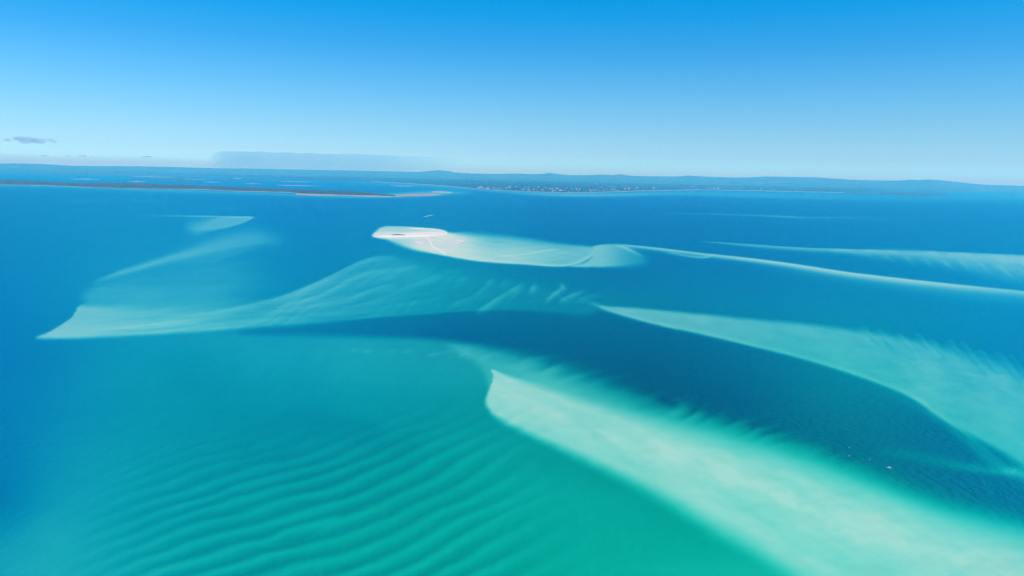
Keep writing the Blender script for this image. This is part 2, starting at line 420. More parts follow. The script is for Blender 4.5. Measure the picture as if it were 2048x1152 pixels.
# second left bar, with its striped lee side
fld.ridge([(180, 567, 4, 4, 0), (205, 558, 5, 5, .16), (235, 547, 5, 6, .25), (280, 534, 6, 7, .28), (325, 520, 7, 8, .27), (385, 505, 10, 9, .23), (440, 492, 16, 9, .18), (500, 482, 20, 9, .14), (545, 481, 18, 8, .08), (575, 484, 14, 8, 0)], warp=2)
fld.ridge([(330, 520, 20, 20, 0), (420, 490, 24, 20, .09), (500, 475, 22, 22, .11), (550, 482, 16, 20, .05), (590, 490, 14, 18, 0)])
for k in range(8):
    o = 3.2 * k
    fld.ridge([(300 + 16 * k, 533 - 3.4 * k + o, 1.2, 1.4, 0), (400 + 5 * k, 505 - 1 * k + o, 1.2, 1.5, .085), (470, 491 + o * .8, 1.1, 1.4, .085), (550 - 4 * k, 478 + o * .7, 1, 1.3, 0)], sub=5, warp=1.2, seed=k)
# far left bar: thin line and a triangle of sand
fld.bank([(506, 434, 1.2), (502, 439, 1.5), (484, 447, 1.4), (455, 455, 1.8), (428, 460, 3), (392, 465, 14), (380, 452, 22), (408, 440, 16), (432, 435, 4), (460, 433.5, 1.2), (490, 433, 1)], .36)
fld.ridge([(260, 430, 1.5, 2, 0), (330, 431, 1.3, 2, .14), (400, 432, 1.2, 2, .34), (450, 432.6, 1, 2, .34), (500, 433.6, 1, 2, .32), (512, 434.5, 1, 1.2, .12), (530, 435, 1, 1, 0)])
for ps in ([(90, 398), (150, 402), (200, 400), (240, 400.5)], [(240, 400), (290, 401.5), (330, 402)], [(380, 415), (450, 417), (520, 418)]):
    fld.ridge([(p[0], p[1], 1.2, 1.4, (0 if k in (0, len(ps) - 1) else .09)) for k, p in enumerate(ps)])

# ---- flats of the sand cay
def flat_val(x, y):
    b = .915 - .20 * sstep(890, 1000, x) - .20 * sstep(1000, 1150, x) - .10 * sstep(478, 466, y) * sstep(880, 940, x) - .20 * sstep(845, 790, x) * sstep(474, 480, y) - .17 * sstep(466, 461, y) * sstep(892, 800, x)
    return np.clip(b - .20 * sstep(900, 1000, x) * sstep(505, 480, y) + .055 * fbm((x - 2 * y) / 60, (y - .16 * x) / 5, 11, 4), .05, .97)
fld.bank([(744, 472, 2.5), (752, 462, 4), (768, 453, 3), (800, 452.5, 2), (830, 454, 1.6), (866, 456.5, 1.4), (888, 460, 1.5), (900, 465, 4), (940, 468, 9), (1000, 472, 10), (1060, 479, 9), (1120, 487, 7), (1170, 491, 5),
          (1192, 494, 3), (1190, 506, 4), (1174, 519, 4), (1150, 528, 3), (1125, 532.5, 2), (1095, 532, 2), (1051, 528.5, 2), (993, 525, 2), (949, 521, 2.2), (905, 514, 2.5), (864, 506.5, 3), (832, 500.5, 5), (802, 491, 6), (775, 480, 4), (756, 476, 2)],
         flat_val, warp=.8, wscale=14, seed=33)
fld.ridge([(905, 514.5, 4, 2, .2), (950, 521, 5, 2, .3), (1000, 525.5, 5, 2, .3), (1050, 528.5, 5, 2, .3), (1095, 531.5, 4, 2, .34), (1125, 532, 3, 2, .40), (1150, 528, 4, 3, .4), (1172, 518, 4, 4, .32), (1187, 507, 4, 5, .25), (1192, 498, 3, 5, .2), (1188, 493, 2, 4, .2), (1200, 490, 1.6, 4, .25), (1230, 488, 1.6, 4, .20), (1262, 490, 1.6, 3, .1)])
fld.bank([(1192, 492, 3), (1230, 489, 3), (1262, 495, 10), (1285, 510, 16), (1290, 526, 12), (1250, 533, 7), (1190, 534, 3), (1140, 533, 2.5), (1170, 524, 4), (1188, 508, 4)], lambda x, y: np.clip(.56 - .34 * sstep(1190, 1280, x), .05, 1), warp=2)
for k, (ps, g) in enumerate((([(975, 514), (1020, 511), (1060, 507), (1095, 501), (1125, 498)], .32), ([(1000, 518), (1060, 513), (1110, 506)], .15), ([(1040, 520), (1090, 514), (1140, 505)], .12), ([(1000, 498), (1050, 496), (1110, 491)], .12),
               ([(1060, 524), (1105, 519), (1150, 510)], .14), ([(960, 489), (1010, 488), (1060, 486)], .10), ([(1020, 505), (1070, 502), (1120, 495)], .12), ([(1080, 510), (1120, 505), (1160, 498)], .10), ([(900, 492), (950, 497), (1000, 504), (1060, 508)], .06))):
    fld.ridge([(p[0], p[1], 1.2, 1.8, (0 if q in (0, len(ps) - 1) else g)) for q, p in enumerate(ps)], warp=.8, seed=k)
fld.ridge([(748, 474, 2, 1.2, .3), (775, 476.5, 2, 1.2, .4), (800, 477, 2, 2, .3), (830, 478, 2, 2, 0)])

# ---- the long bars running off to the right
fld.ridge([(1225, 489, 1.5, 3, 0), (1240, 491.5, 1.8, 3.5, .35), (1258, 498, 2, 4, .40), (1276, 507, 2, 4, .22), (1290, 514, 2, 4, 0)])
fld.ridge([(1235, 489.5, 1.5, 3, 0), (1255, 490.5, 1.4, 4, .40), (1290, 493.5, 1.5, 4.5, .54), (1330, 498, 1.6, 5, .56), (1370, 503, 1.8, 5, .55), (1410, 508, 2, 5, .56), (1450, 512, 2, 5.5, .58), (1500, 517.5, 2, 6, .66), (1560, 525, 2, 6.5, .66), (1620, 534, 2.2, 7, .66), (1700, 546, 2.2, 7.5, .66),
           (1800, 558, 2.4, 8, .64), (1900, 569, 2.5, 8, .62), (1980, 577, 2.5, 8, .52), (2048, 584, 2.6, 8, .48), (2200, 603, 3, 9, .46), (2400, 628, 3, 9, .4)], warp=.6)
fld.ridge([(1320, 502, 2, 3, 0), (1350, 507, 2, 3, .25), (1385, 513, 2, 2.5, .36), (1410, 514.5, 2, 2.5, .36), (1424, 511, 2, 2.5, .12), (1440, 510, 2, 2, 0)])
fld.ridge([(1480, 524, 4, 8, 0), (1650, 547, 4, 12, .10), (1850, 573, 5, 14, .14), (2048, 594, 5, 16, .12), (2300, 625, 6, 16, .1)], warp=3)
fld.ridge([(1395, 482.5, 1, 1.5, 0), (1420, 483.5, 1, 1.8, .22), (1470, 487, 1.2, 3.2, .34), (1530, 491, 1.3, 5, .36), (1600, 495.5, 1.4, 6, .36), (1700, 498.8, 1.5, 8, .36), (1800, 501.5, 1.6, 11, .36), (1900, 505, 1.8, 18, .36), (2000, 509, 1.8, 28, .36), (2060, 512, 2, 34, .36), (2300, 526, 2, 40, .36)], warp=.6)
i, a = fld.mask([(1660, 500, 4), (1800, 503, 3), (1900, 506, 3), (2048, 513, 3), (2400, 532, 3), (2400, 600, 20), (2048, 562, 18), (1950, 545, 16), (1850, 528, 12), (1750, 515, 8)], warp=6, wscale=20, seed=15, wdir=(.3, .95))
x, y = fx[i], fy[i]
t = fbm((x - y * 1.2) / 20, (y * 2 + x * .3) / 60, 19, 4)
fld.s[i] = np.clip(fld.s[i] + a * (.11 + .05 * sstep(1820, 2000, x) + .10 * t * sstep(506, 530, y)), .01, 1)
for k in range(9):
    x0 = 1740 + 38 * k; y0 = 509 + 3.2 * k + rng.uniform(-1, 3); L = rng.uniform(12, 26)
    fld.ridge([(x0 - L, y0 + 2, 2, 3, 0), (x0 - L * .3, y0 - 1, 2, 4, .09), (x0 + L * .1, y0 + 3 + k * .5, 2.5, 4, .10), (x0 + L * .5, y0 + 8 + k * 1.3, 2.5, 3.5, .05), (x0 + L, y0 + 13 + 2 * k, 2.5, 3, 0)], sub=4, warp=2, seed=k + 3)
fld.ridge([(1720, 494.5, 1, 1.5, 0), (1780, 496, 1, 2, .10), (1850, 500, 1.2, 2, .12), (1900, 504, 1.2, 2, 0)])
fld.ridge([(1300, 424, 1, 1.2, 0), (1350, 426, 1, 1.3, .14), (1450, 428.5, 1, 1.5, .20), (1520, 430.5, 1, 2.4, .22), (1580, 432.5, 1, 3, .26), (1620, 434.5, 1, 3, .16), (1700, 434, 1.5, 4, .09), (1800, 437, 2, 3, .05), (1900, 438, 2, 2, 0)])
# shallow tidal flats along the mainland and the wooded island
fld.ridge([(700, 364, 2, 3, .1), (900, 374, 2, 3, .2), (1000, 383, 3, 3, .2), (1080, 388, 5, 4, .3), (1150, 390, 5, 4, .36), (1250, 389, 5, 5, .30), (1350, 387, 6, 5, .22), (1500, 391, 9, 5, .18), (1650, 395, 9, 5, .15), (1800, 397, 8, 6, .11), (2048, 396, 14, 8, .10), (2300, 400, 14, 8, .1)])
fld.ridge([(-200, 368, 3, 4, .2), (100, 372, 3, 4, .2), (320, 380, 3, 5, .2), (480, 385, 3, 4, .22), (620, 391, 3, 4, .25), (720, 393, 3, 3, .36), (800, 391, 5, 4, .5), (850, 389, 6, 4, .45), (900, 386, 5, 4, .3), (960, 385, 3, 3, 0)])

# ---- drowned sand waves in the near left corner
g_x = np.array([-400, 0, 100, 250, 400, 500, 600, 700, 850, 1000, 1300])
g_s = np.array([.50, .48, .45, .43, .29, .25, .28, .37, .48, .54, .55])
xs = np.arange(-420, 1400, 5.0)
gi = np.concatenate([[0], np.cumsum(np.interp(xs[:-1] + 2.5, g_x, g_s) * 5)])
gi -= np.interp(500, xs, gi)
wx = 9 * fbm(fx / 190, fy / 70, 23, 2)
p = fy + np.interp(fx, xs, gi) + wx
cr = np.array([820, 843, 864, 885, 906, 931, 959, 988, 1015, 1046, 1078, 1114, 1151, 1190, 1230, 1272, 1316, 1362, 1410, 1460, 1512, 1566, 1622, 1680])
n = np.interp(p, cr, np.arange(len(cr)))
n = n + .22 * sstep(.1, .5, fbm(fx / 150, p / 40, 29, 2)) * sstep(250, 500, fx) + .035 * fbm(fx / 40, fy / 20, 37, 2)
def ring(c, w):
    dd = (n - c + .5) % 1.0 - .5
    return np.exp(-(dd / w) ** 2)
# troughs: dark just below each crest, clearing slowly down to the next one
prof = ring(0.0, .17) + .50 * ring(-.22, .20) - .85 * ring(.36, .20)
win = np.exp(-(((fx - 600) / 520) ** 2) ** 2) * sstep(825, 985, fy + (fx - 500) * .10) * sstep(90, 420, fx + (fy - 1000) * .3) * sstep(1230, 880, fx - (fy - 1000) * .5)
amp = .75 + .5 * vnoise(fx / 170, p / 60, 44)
fld.s *= 1 - .34 * prof * win * amp
# the dark, rippled patch above them
fld.ridge([(430, 850, 20, 24, 0), (560, 838, 26, 34, -.10), (680, 850, 26, 40, -.16), (780, 880, 26, 40, -.14), (860, 920, 30, 40, 0)])
# bright flecks
for ps in ((735, 1130), (765, 1133), (640, 1148), (895, 1101), (735, 1099), (884, 1019)):
    fld.ridge([(ps[0] - 6, ps[1] + 2, 2, 2, 0), (ps[0], ps[1], 2.2, 2.2, .16), (ps[0] + 8, ps[1] - 3, 2, 2, 0)], sub=3, warp=2)

S = np.full(NR * NC, .12)
edge = sstep(-420, -250, PX) * sstep(2470, 2300, PX) * sstep(1500, 1380, PY)
S[inner] = .12 + (np.clip(fld.s, .012, .985) - .12) * edge[inner]
KG = 1.4        # light lost per metre of water and back: silty bay water
DEPTH = -np.log(np.clip(S, .012, .985)) / KG

# ---- colour of the water itself (suspended matter): clear ocean blue offshore, greener inshore
E_IN = np.array([1.2, 1.30, 1.62])    # light reaching the water, per channel
wctl = [(0, 410, 0, 129, 196, 0.1), (-300, 420, 0, 129, 196, 0.1), (-300, 900, 0, 128, 190, 0.1), (0, 600, 0, 130, 196, 0.1), (20, 780, 0, 126, 190, 0.1), (20, 950, 0, 126, 184, 0.15), (600, 430, 0, 127, 197, 0.1), (1000, 430, 0, 119, 187, 0.1), (1500, 460, 0, 121, 188, 0.1),
        (2000, 470, 0, 131, 199, 0.1), (2300, 640, 0, 146, 204, 0.1), (2000, 640, 0, 142, 200, 0.1), (1500, 580, 0, 124, 179, 0.1), (1300, 560, 0, 117, 172, 0.15), (650, 560, 0, 133, 186, 0.1), (900, 650, 0, 106, 158, 0.3),
        (1300, 720, 0, 94, 138, 0.3), (1500, 800, 0, 100, 142, 0.6), (1900, 850, 0, 120, 162, 0.4), (2000, 980, 0, 122, 164, 0.6), (2300, 1050, 0, 122, 164, 0.35), (600, 800, 0, 111, 163, 0.5), (900, 950, 0, 112, 141, 0.8), (1200, 1100, 0, 110, 128, 0.85), (300, 1000, 0, 118, 160, 0.5),
        (1700, 1100, 0, 116, 136, 0.9), (300, 750, 0, 120, 172, 0.35), (1700, 750, 0, 135, 165, 0.3), (350, 640, 0, 130, 185, 0.2), (900, 580, 0, 126, 169, 0.25), (600, 1300, 0, 112, 136, 0.8), (1800, 1350, 0, 116, 124, 0.8)]
wl_ = np.array([[c[0], c[1], *(lin(c[2:5]) / E_IN), c[5]] for c in wctl])
WC = np.clip(tps(wl_, qx, qy), 0, 1)
blend = np.zeros(NR * NC); blend[inner] = edge[inner]
far_c = np.array([0, *(lin((0, 125, 180)) / E_IN)[1:], .3])
WC = far_c[None] + (WC - far_c[None]) * blend[:, None]
# ------------------------------------------------------------------ materials
def new_mat(name):
    m = bpy.data.materials.new(name); m.use_nodes = True
    m.node_tree.nodes.clear()
    return m, m.node_tree.nodes, m.node_tree.links

def nd(nodes, t, **kw):
    n = nodes.new(t)
    for k, v in kw.items():
        if k.startswith('i_'):
            n.inputs[int(k[2:])].default_value = v
        else:
            setattr(n, k, v)
    return n

def simple_mat(name, cols, scale=1.0, rough=.8, detail=4, stretch=(1, 1, 1), spec=.2, bump=0.0, pos=(.35, .65)):
    """principled paint / canopy / sand with noise between colours"""
    m, n, l = new_mat(name)
    tc = nd(n, 'ShaderNodeTexCoord'); mp = nd(n, 'ShaderNodeMapping'); mp.inputs['Scale'].default_value = stretch
    l.new(tc.outputs['Object'], mp.inputs[0])
    nz = nd(n, 'ShaderNodeTexNoise'); nz.inputs['Scale'].default_value = scale; nz.inputs['Detail'].default_value = detail
    l.new(mp.outputs[0], nz.inputs['Vector'])
    cr = nd(n, 'ShaderNodeValToRGB')
    el = cr.color_ramp.elements
    while len(el) < len(cols):
        el.new(.5)
    for k, c in enumerate(cols):
        el[k].position = pos[0] + (pos[1] - pos[0]) * k / max(1, len(cols) - 1); el[k].color = (*c, 1)
    l.new(nz.outputs[0], cr.inputs[0])
    p = nd(n, 'ShaderNodeBsdfPrincipled'); p.inputs['Roughness'].default_value = rough; p.inputs['Specular IOR Level'].default_value = spec
    l.new(cr.outputs[0], p.inputs['Base Color'])
    if bump:
        b = nd(n, 'ShaderNodeBump'); b.inputs['Strength'].default_value = bump; b.inputs['Distance'].default_value = 1.0
        l.new(nz.outputs[0], b.inputs['Height']); l.new(b.outputs[0], p.inputs['Normal'])
    o = nd(n, 'ShaderNodeOutputMaterial'); l.new(p.outputs[0], o.inputs[0])
    return m

# sand of the sea bed
m_bed = simple_mat('sea_bed_sand', [(.685, .645, .48), (.715, .675, .51), (.70, .66, .50)], scale=.012, stretch=(1, 2.2, 1), rough=.95, spec=.0)
m_beach = simple_mat('dry_sand', [(.74, .70, .62), (.82, .78, .70)], scale=.05, rough=.95, spec=.0)
m_shore = simple_mat('shore_sand', [(.26, .26, .25), (.48, .46, .42)], scale=.004, rough=.95, spec=.0)
m_mud = simple_mat('tidal_mud', [(.24, .21, .20), (.40, .36, .34)], scale=.003, rough=.9, spec=.0)

# sea water: clear sheet whose tint follows the depth under it (Beer-Lambert), plus light scattered back by the water itself
def water_material():
    m, n, l = new_mat('sea_water')
    dep = nd(n, 'ShaderNodeAttribute', attribute_name='depth')
    col = nd(n, 'ShaderNodeAttribute', attribute_name='water_colour')
    grn = nd(n, 'ShaderNodeAttribute', attribute_name='green_matter')
    geo = nd(n, 'ShaderNodeNewGeometry')
    # wind waves
    mp = nd(n, 'ShaderNodeMapping'); mp.inputs['Rotation'].default_value = (0, 0, R(-14)); mp.inputs['Scale'].default_value = (.105, .062, .1)
    l.new(geo.outputs['Position'], mp.inputs[0])
    w1 = nd(n, 'ShaderNodeTexNoise'); w1.inputs['Scale'].default_value = 1.0; w1.inputs['Detail'].default_value = 3
    l.new(mp.outputs[0], w1.inputs['Vector'])
    # patches of rougher and smoother water
    mp2 = nd(n, 'ShaderNodeMapping'); mp2.inputs['Scale'].default_value = (.0016, .0035, .001); mp2.inputs['Rotation'].default_value = (0, 0, R(-10))
    l.new(geo.outputs['Position'], mp2.inputs[0])
    w2 = nd(n, 'ShaderNodeTexNoise'); w2.inputs['Scale'].default_value = 1.0; w2.inputs['Detail'].default_value = 5
    l.new(mp2.outputs[0], w2.inputs['Vector'])
    # local depth: the broad soundings plus small ripples of the bed
    mp3 = nd(n, 'ShaderNodeMapping'); mp3.inputs['Scale'].default_value = (.03, .008, .01); mp3.inputs['Rotation'].default_value = (0, 0, R(35))
    l.new(geo.outputs['Position'], mp3.inputs[0])
    w3 = nd(n, 'ShaderNodeTexNoise'); w3.inputs['Scale'].default_value = 1.0; w3.inputs['Detail'].default_value = 4
    l.new(mp3.outputs[0], w3.inputs['Vector'])
    rip = nd(n, 'ShaderNodeMapRange'); rip.inputs['To Min'].default_value = .96; rip.inputs['To Max'].default_value = 1.04
    rip.inputs['From Min'].default_value = .25; rip.inputs['From Max'].default_value = .75
    l.new(w3.outputs[0], rip.inputs['Value'])
    d2 = nd(n, 'ShaderNodeMath', operation='MULTIPLY'); l.new(dep.outputs['Fac'], d2.inputs[0]); l.new(rip.outputs[0], d2.inputs[1])
    kb = nd(n, 'ShaderNodeMapRange'); kb.inputs['To Min'].default_value = KG * .80; kb.inputs['To Max'].default_value = KG * 1.55
    l.new(grn.outputs['Fac'], kb.inputs['Value'])
    kr = nd(n, 'ShaderNodeMapRange'); kr.inputs['To Min'].default_value = KG * 1.8; kr.inputs['To Max'].default_value = KG * 7.5
    l.new(grn.outputs['Fac'], kr.inputs['Value'])
    def trans(k, half):
        a = nd(n, 'ShaderNodeMath', operation='MULTIPLY'); l.new(d2.outputs[0], a.inputs[0])
        if hasattr(k, 'outputs'):
            l.new(k.outputs[0], a.inputs[1])
        else:
            a.inputs[1].default_value = k
        b = nd(n, 'ShaderNodeMath', operation='MULTIPLY'); l.new(a.outputs[0], b.inputs[0]); b.inputs[1].default_value = -.5 if half else -1.0
        e = nd(n, 'ShaderNodeMath', operation='EXPONENT'); l.new(b.outputs[0], e.inputs[0])
        return e
    one_way = nd(n, 'ShaderNodeCombineColor'); two_way = nd(n, 'ShaderNodeCombineColor')
    for i, k in enumerate((kr, KG, kb)):
        l.new(trans(k, True).outputs[0], one_way.inputs[i]); l.new(trans(k, False).outputs[0], two_way.inputs[i])
    inv = nd(n, 'ShaderNodeInvert'); l.new(two_way.outputs[0], inv.inputs['Color'])
    sc = nd(n, 'ShaderNodeMix', data_type='RGBA', blend_type='MULTIPLY'); sc.inputs['Factor'].default_value = 1
    l.new(col.outputs['Color'], sc.inputs['A']); l.new(inv.outputs[0], sc.inputs['B'])
    bump = nd(n, 'ShaderNodeBump'); bump.inputs['Strength'].default_value = 1.0; bump.inputs['Distance'].default_value = 5.0
    calm = nd(n, 'ShaderNodeMapRange'); calm.inputs['From Min'].default_value = .36; calm.inputs['From Max'].default_value = .64; calm.inputs['To Min'].default_value = .4; calm.inputs['To Max'].default_value = 1.0
    l.new(w2.outputs[0], calm.inputs['Value']); l.new(calm.outputs[0], bump.inputs['Strength'])      # calm and ruffled patches
    l.new(w1.outputs[0], bump.inputs['Height'])
    tr = nd(n, 'ShaderNodeBsdfTransparent'); l.new(one_way.outputs[0], tr.inputs[0])
    df = nd(n, 'ShaderNodeBsdfDiffuse'); l.new(sc.outputs['Result'], df.inputs[0]); l.new(bump.outputs[0], df.inputs['Normal'])
    ad = nd(n, 'ShaderNodeAddShader'); l.new(tr.outputs[0], ad.inputs[0]); l.new(df.outputs[0], ad.inputs[1])
    gl = nd(n, 'ShaderNodeBsdfGlossy'); gl.inputs['Roughness'].default_value = .28; l.new(bump.outputs[0], gl.inputs['Normal'])
    fr = nd(n, 'ShaderNodeFresnel'); fr.inputs['IOR'].default_value = 1.33
    fm = nd(n, 'ShaderNodeMapRange'); fm.inputs['From Min'].default_value = 0.02; fm.inputs['From Max'].default_value = 1.0
    fm.inputs['To Min'].default_value = .012; fm.inputs['To Max'].default_value = .035
    l.new(fr.outputs[0], fm.inputs['Value'])
    fp = nd(n, 'ShaderNodeMapRange'); fp.inputs['From Min'].default_value = .3; fp.inputs['From Max'].default_value = .7; fp.inputs['To Min'].default_value = .6; fp.inputs['To Max'].default_value = 1.4
    l.new(w2.outputs[0], fp.inputs['Value'])
    fq = nd(n, 'ShaderNodeMath', operation='MULTIPLY'); l.new(fm.outputs[0], fq.inputs[0]); l.new(fp.outputs[0], fq.inputs[1])
    mx = nd(n, 'ShaderNodeMixShader'); l.new(fq.outputs[0], mx.inputs[0]); l.new(ad.outputs[0], mx.inputs[1]); l.new(gl.outputs[0], mx.inputs[2])
    o = nd(n, 'ShaderNodeOutputMaterial'); l.new(mx.outputs[0], o.inputs[0])
    return m
m_water = water_material()

# ------------------------------------------------------------------ sea bed and water
V = np.stack([GX, GY, np.zeros_like(GX)], 1)
Q = grid_quads(NR, NC, wrap=True)[:, ::-1]
me = mesh_np('water', V, Q)
for nm, arr in (('depth', DEPTH), ('green_matter', WC[:, 3])):
    at = me.attributes.new(nm, 'FLOAT', 'POINT'); at.data.foreach_set('value', arr.astype(np.float32))
at = me.attributes.new('water_colour', 'FLOAT_COLOR', 'POINT')
at.data.foreach_set('color', np.concatenate([WC[:, :3], np.ones((len(WC), 1))], 1).astype(np.float32).ravel())
link('water', me, m_water, kind='structure', label='shallow turquoise and deep blue sea water over sandbanks')

rs = np.r_[0:NR - 1:2, NR - 1]; cs = np.arange(0, NC, 2)
gi_ = (rs[:, None] * NC + cs[None]).ravel()
VB = np.stack([GX[gi_], GY[gi_], -np.minimum(DEPTH[gi_], 3.2) - .05], 1)
link('seabed', mesh_np('seabed', VB, grid_quads(len(rs), len(cs), wrap=True)[:, ::-1]), m_bed, kind='structure', label='pale sand of the sea bed under the water')
# ------------------------------------------------------------------ air
HAZE_TOP = 960.0
HAZE_DENSITY = 3.05e-5
def box_mesh(name, x0, x1, y0, y1, z0, z1):
    v = [(x, y, z) for z in (z0, z1) for y in (y0, y1) for x in (x0, x1)]
    f = [(0, 2, 3, 1), (4, 5, 7, 6), (0, 1, 5, 4), (2, 6, 7, 3), (0, 4, 6, 2), (1, 3, 7, 5)]
    me = bpy.data.meshes.new(name); me.from_pydata(v, [], f); me.update()
    return me
def volume_mat(name, color, density, aniso=0.0, absorb=(0, 0, 0)):
    m, n, l = new_mat(name)
    p = nd(n, 'ShaderNodeVolumePrincipled')
    p.inputs['Color'].default_value = (*color, 1); p.inputs['Density'].default_value = density; p.inputs['Anisotropy'].default_value = aniso
    p.inputs['Absorption Color'].default_value = (*absorb, 1)
    p.inputs['Density Attribute'].default_value = ''
    o = nd(n, 'ShaderNodeOutputMaterial'); l.new(p.outputs[0], o.inputs['Volume'])
    m.cycles.homogeneous_volume = True
    return m
m_haze = volume_mat('haze', (.09, .68, 1.0), HAZE_DENSITY, .0, (1, 1, 1))
link('haze', box_mesh('haze', -106000, 106000, -102000, 103000, -4.5, HAZE_TOP), m_haze, kind='stuff', label='thin blue sea haze filling the air over the bay')

# ------------------------------------------------------------------ far land
m_land = simple_mat('wooded_land', [(.010, .036, .056), (.020, .060, .080), (.035, .080, .09), (.16, .19, .19)], scale=.0011, detail=6, rough=.95, spec=0, pos=(.34, .80))  # blue-green cast: part of the distance haze is put into these colours
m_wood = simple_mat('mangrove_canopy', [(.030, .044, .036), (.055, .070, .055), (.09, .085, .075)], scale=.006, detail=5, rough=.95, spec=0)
m_hill = simple_mat('forested_hills', [(.020, .060, .075), (.035, .085, .095), (.07, .13, .13)], scale=.0005, detail=7, rough=.95, spec=0, pos=(.36, .70))  # green and blue raised, so the forest colour itself carries some haze

def strip(name, near, far, mat, nr, z0, z1, bump, scale, step=2.5, kind='structure', label=None, rim=True, seed=0, nonlin=1.0):
    """land between two shore lines of the chart: near and far are [(px, py)], raised z0..z1 with a rough top"""
    x0 = max(near[0][0], far[0][0]); x1 = min(near[-1][0], far[-1][0])
    px = np.arange(x0, x1 + .01, step)
    a = curve(near, 8); b = curve(far, 8)
    ya = np.interp(px, a[:, 0], a[:, 1]); yb = np.interp(px, b[:, 0], b[:, 1])
    yb = np.minimum(yb, ya - .05)
    A = ground(px, ya)[:, :2]; B = ground(px, yb)[:, :2]
    t = np.linspace(0, 1, nr) ** nonlin
    P = A[None] * (1 - t[:, None, None]) + B[None] * t[:, None, None]
    X, Y = P[..., 0], P[..., 1]
    n = fbm(X / scale, Y / scale, seed, 4)
    e = np.ones_like(X)
    if rim:
        i = np.arange(nr)[:, None]; j = np.arange(len(px))[None]
        e = ((i > 0) & (i < nr - 1) & (j > 0) & (j < len(px) - 1)).astype(float)
    z = (z0 + (z1 - z0) * t[:, None] + bump * (.6 * n + .5 * (rng.random(X.shape) - .5))) * e - 1.0 * (1 - e)
    V = np.stack([X, Y, z], -1).reshape(-1, 3)
    return link(name, mesh_np(name, V, grid_quads(nr, len(px)), smooth=False), mat, kind=kind, **({'label': label} if label else {}))

# mainland: coast line of the photograph out to the foot of the hills
COAST = [(-420, 334), (-200, 337), (0, 341), (150, 345), (300, 348.5), (420, 352), (560, 356.5), (660, 360), (740, 362.5), (840, 367.8), (900, 372), (950, 377), (1000, 380.3), (1060, 383), (1120, 384.6), (1180, 384.2),
         (1240, 382.6), (1300, 380.6), (1400, 379), (1500, 380.4), (1600, 383), (1690, 384.6), (1725, 382.3), (1745, 381), (1900, 381.8), (2048, 383.4), (2200, 387), (2470, 393)]
def hill_foot(px):
    cc = curve(COAST, 8)
    rc = H * F / np.maximum(np.interp(px, cc[:, 0], cc[:, 1]) - horizon(px), 5.0)
    return np.maximum(46000.0, rc + 1500.0)
def far_line():
    return [(x, float(horizon(x)) + H * F / float(hill_foot(np.array(float(x))) + 2500)) for x in range(-420, 2500, 40)]
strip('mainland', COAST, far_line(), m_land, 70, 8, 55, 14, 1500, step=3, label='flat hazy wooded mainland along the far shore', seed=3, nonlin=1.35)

# the hill country along the horizon, with the skyline of the photograph
SKYL = [(-420, 321), (-150, 325), (0, 327.0), (25, 326.6), (80, 327.6), (110, 329.4), (140, 331.4), (256, 332.3), (330, 333.5), (440, 336.5), (512, 337.4), (600, 339.2), (700, 341), (780, 342.6), (835, 344), (860, 341.8), (878, 340.2), (890, 342.0), (897, 341.8),
        (908, 344.8), (920, 345.2), (940, 346.8), (1000, 347.8), (1030, 346.9), (1060, 347.9), (1085, 347.8), (1098, 345.6), (1108, 347), (1120, 348.4), (1140, 350.2), (1185, 350), (1205, 349.2), (1225, 350), (1240, 348.4), (1258, 351), (1300, 352.4), (1355, 353), (1375, 351.0), (1400, 352.4),
        (1430, 354), (1470, 355), (1500, 354.6), (1535, 353), (1560, 353.4), (1600, 354.2), (1630, 354.4), (1660, 356.6), (1700, 359.4), (1760, 361), (1805, 361), (1818, 359.2), (1838, 360.2), (1853, 358.8), (1890, 361.4), (1930, 365.6), (1965, 369), (2048, 371.6), (2200, 374.5), (2470, 380)]
def hills(name, base, r0, r1, r2, lift, seed, label, rough=0.0):
    px = np.arange(-420, 2471, 2.0)
    k = np.array(base); ys = np.interp(px, k[:, 0], k[:, 1])
    pr = (px - CX) / F; pyv = (CY - ys) / F
    d = fw + pr[:, None] * ri + pyv[:, None] * upv
    hl = np.hypot(d[:, 0], d[:, 1]); sl = d[:, 2] / hl; ux, uy = d[:, 0] / hl, d[:, 1] / hl
    foot = hill_foot(px)
    ridge = foot + r1
    rr = np.concatenate([np.linspace(0, 1, 18), np.linspace(1, 2, 6)[1:]])
    top = H + sl * ridge
    rows = []
    for q, t in enumerate(rr):
        if t <= 1:
            r = foot + (ridge - foot) * t
            nz = fbm(ux * r / 3500 + 7, uy * r / 3500, seed, 4)
            z = top * t ** 2.2 * (1 + .35 * nz * (1 - t)) + 15 * (1 - t)
        else:
            r = ridge + r2 * (t - 1); z = top * (2 - t) ** 1.4
        rows.append(np.stack([ux * r, uy * r, z - (0 if 0 < q < len(rr) - 1 else 30)], -1))
    V = np.concatenate(rows)
    return link(name, mesh_np(name, V, grid_quads(len(rr), len(px))), m_hill, kind='structure', label=label)
hills('hills', SKYL, 0, 29000, 9000, 0, 5, 'low blue hills fading into haze along the horizon')

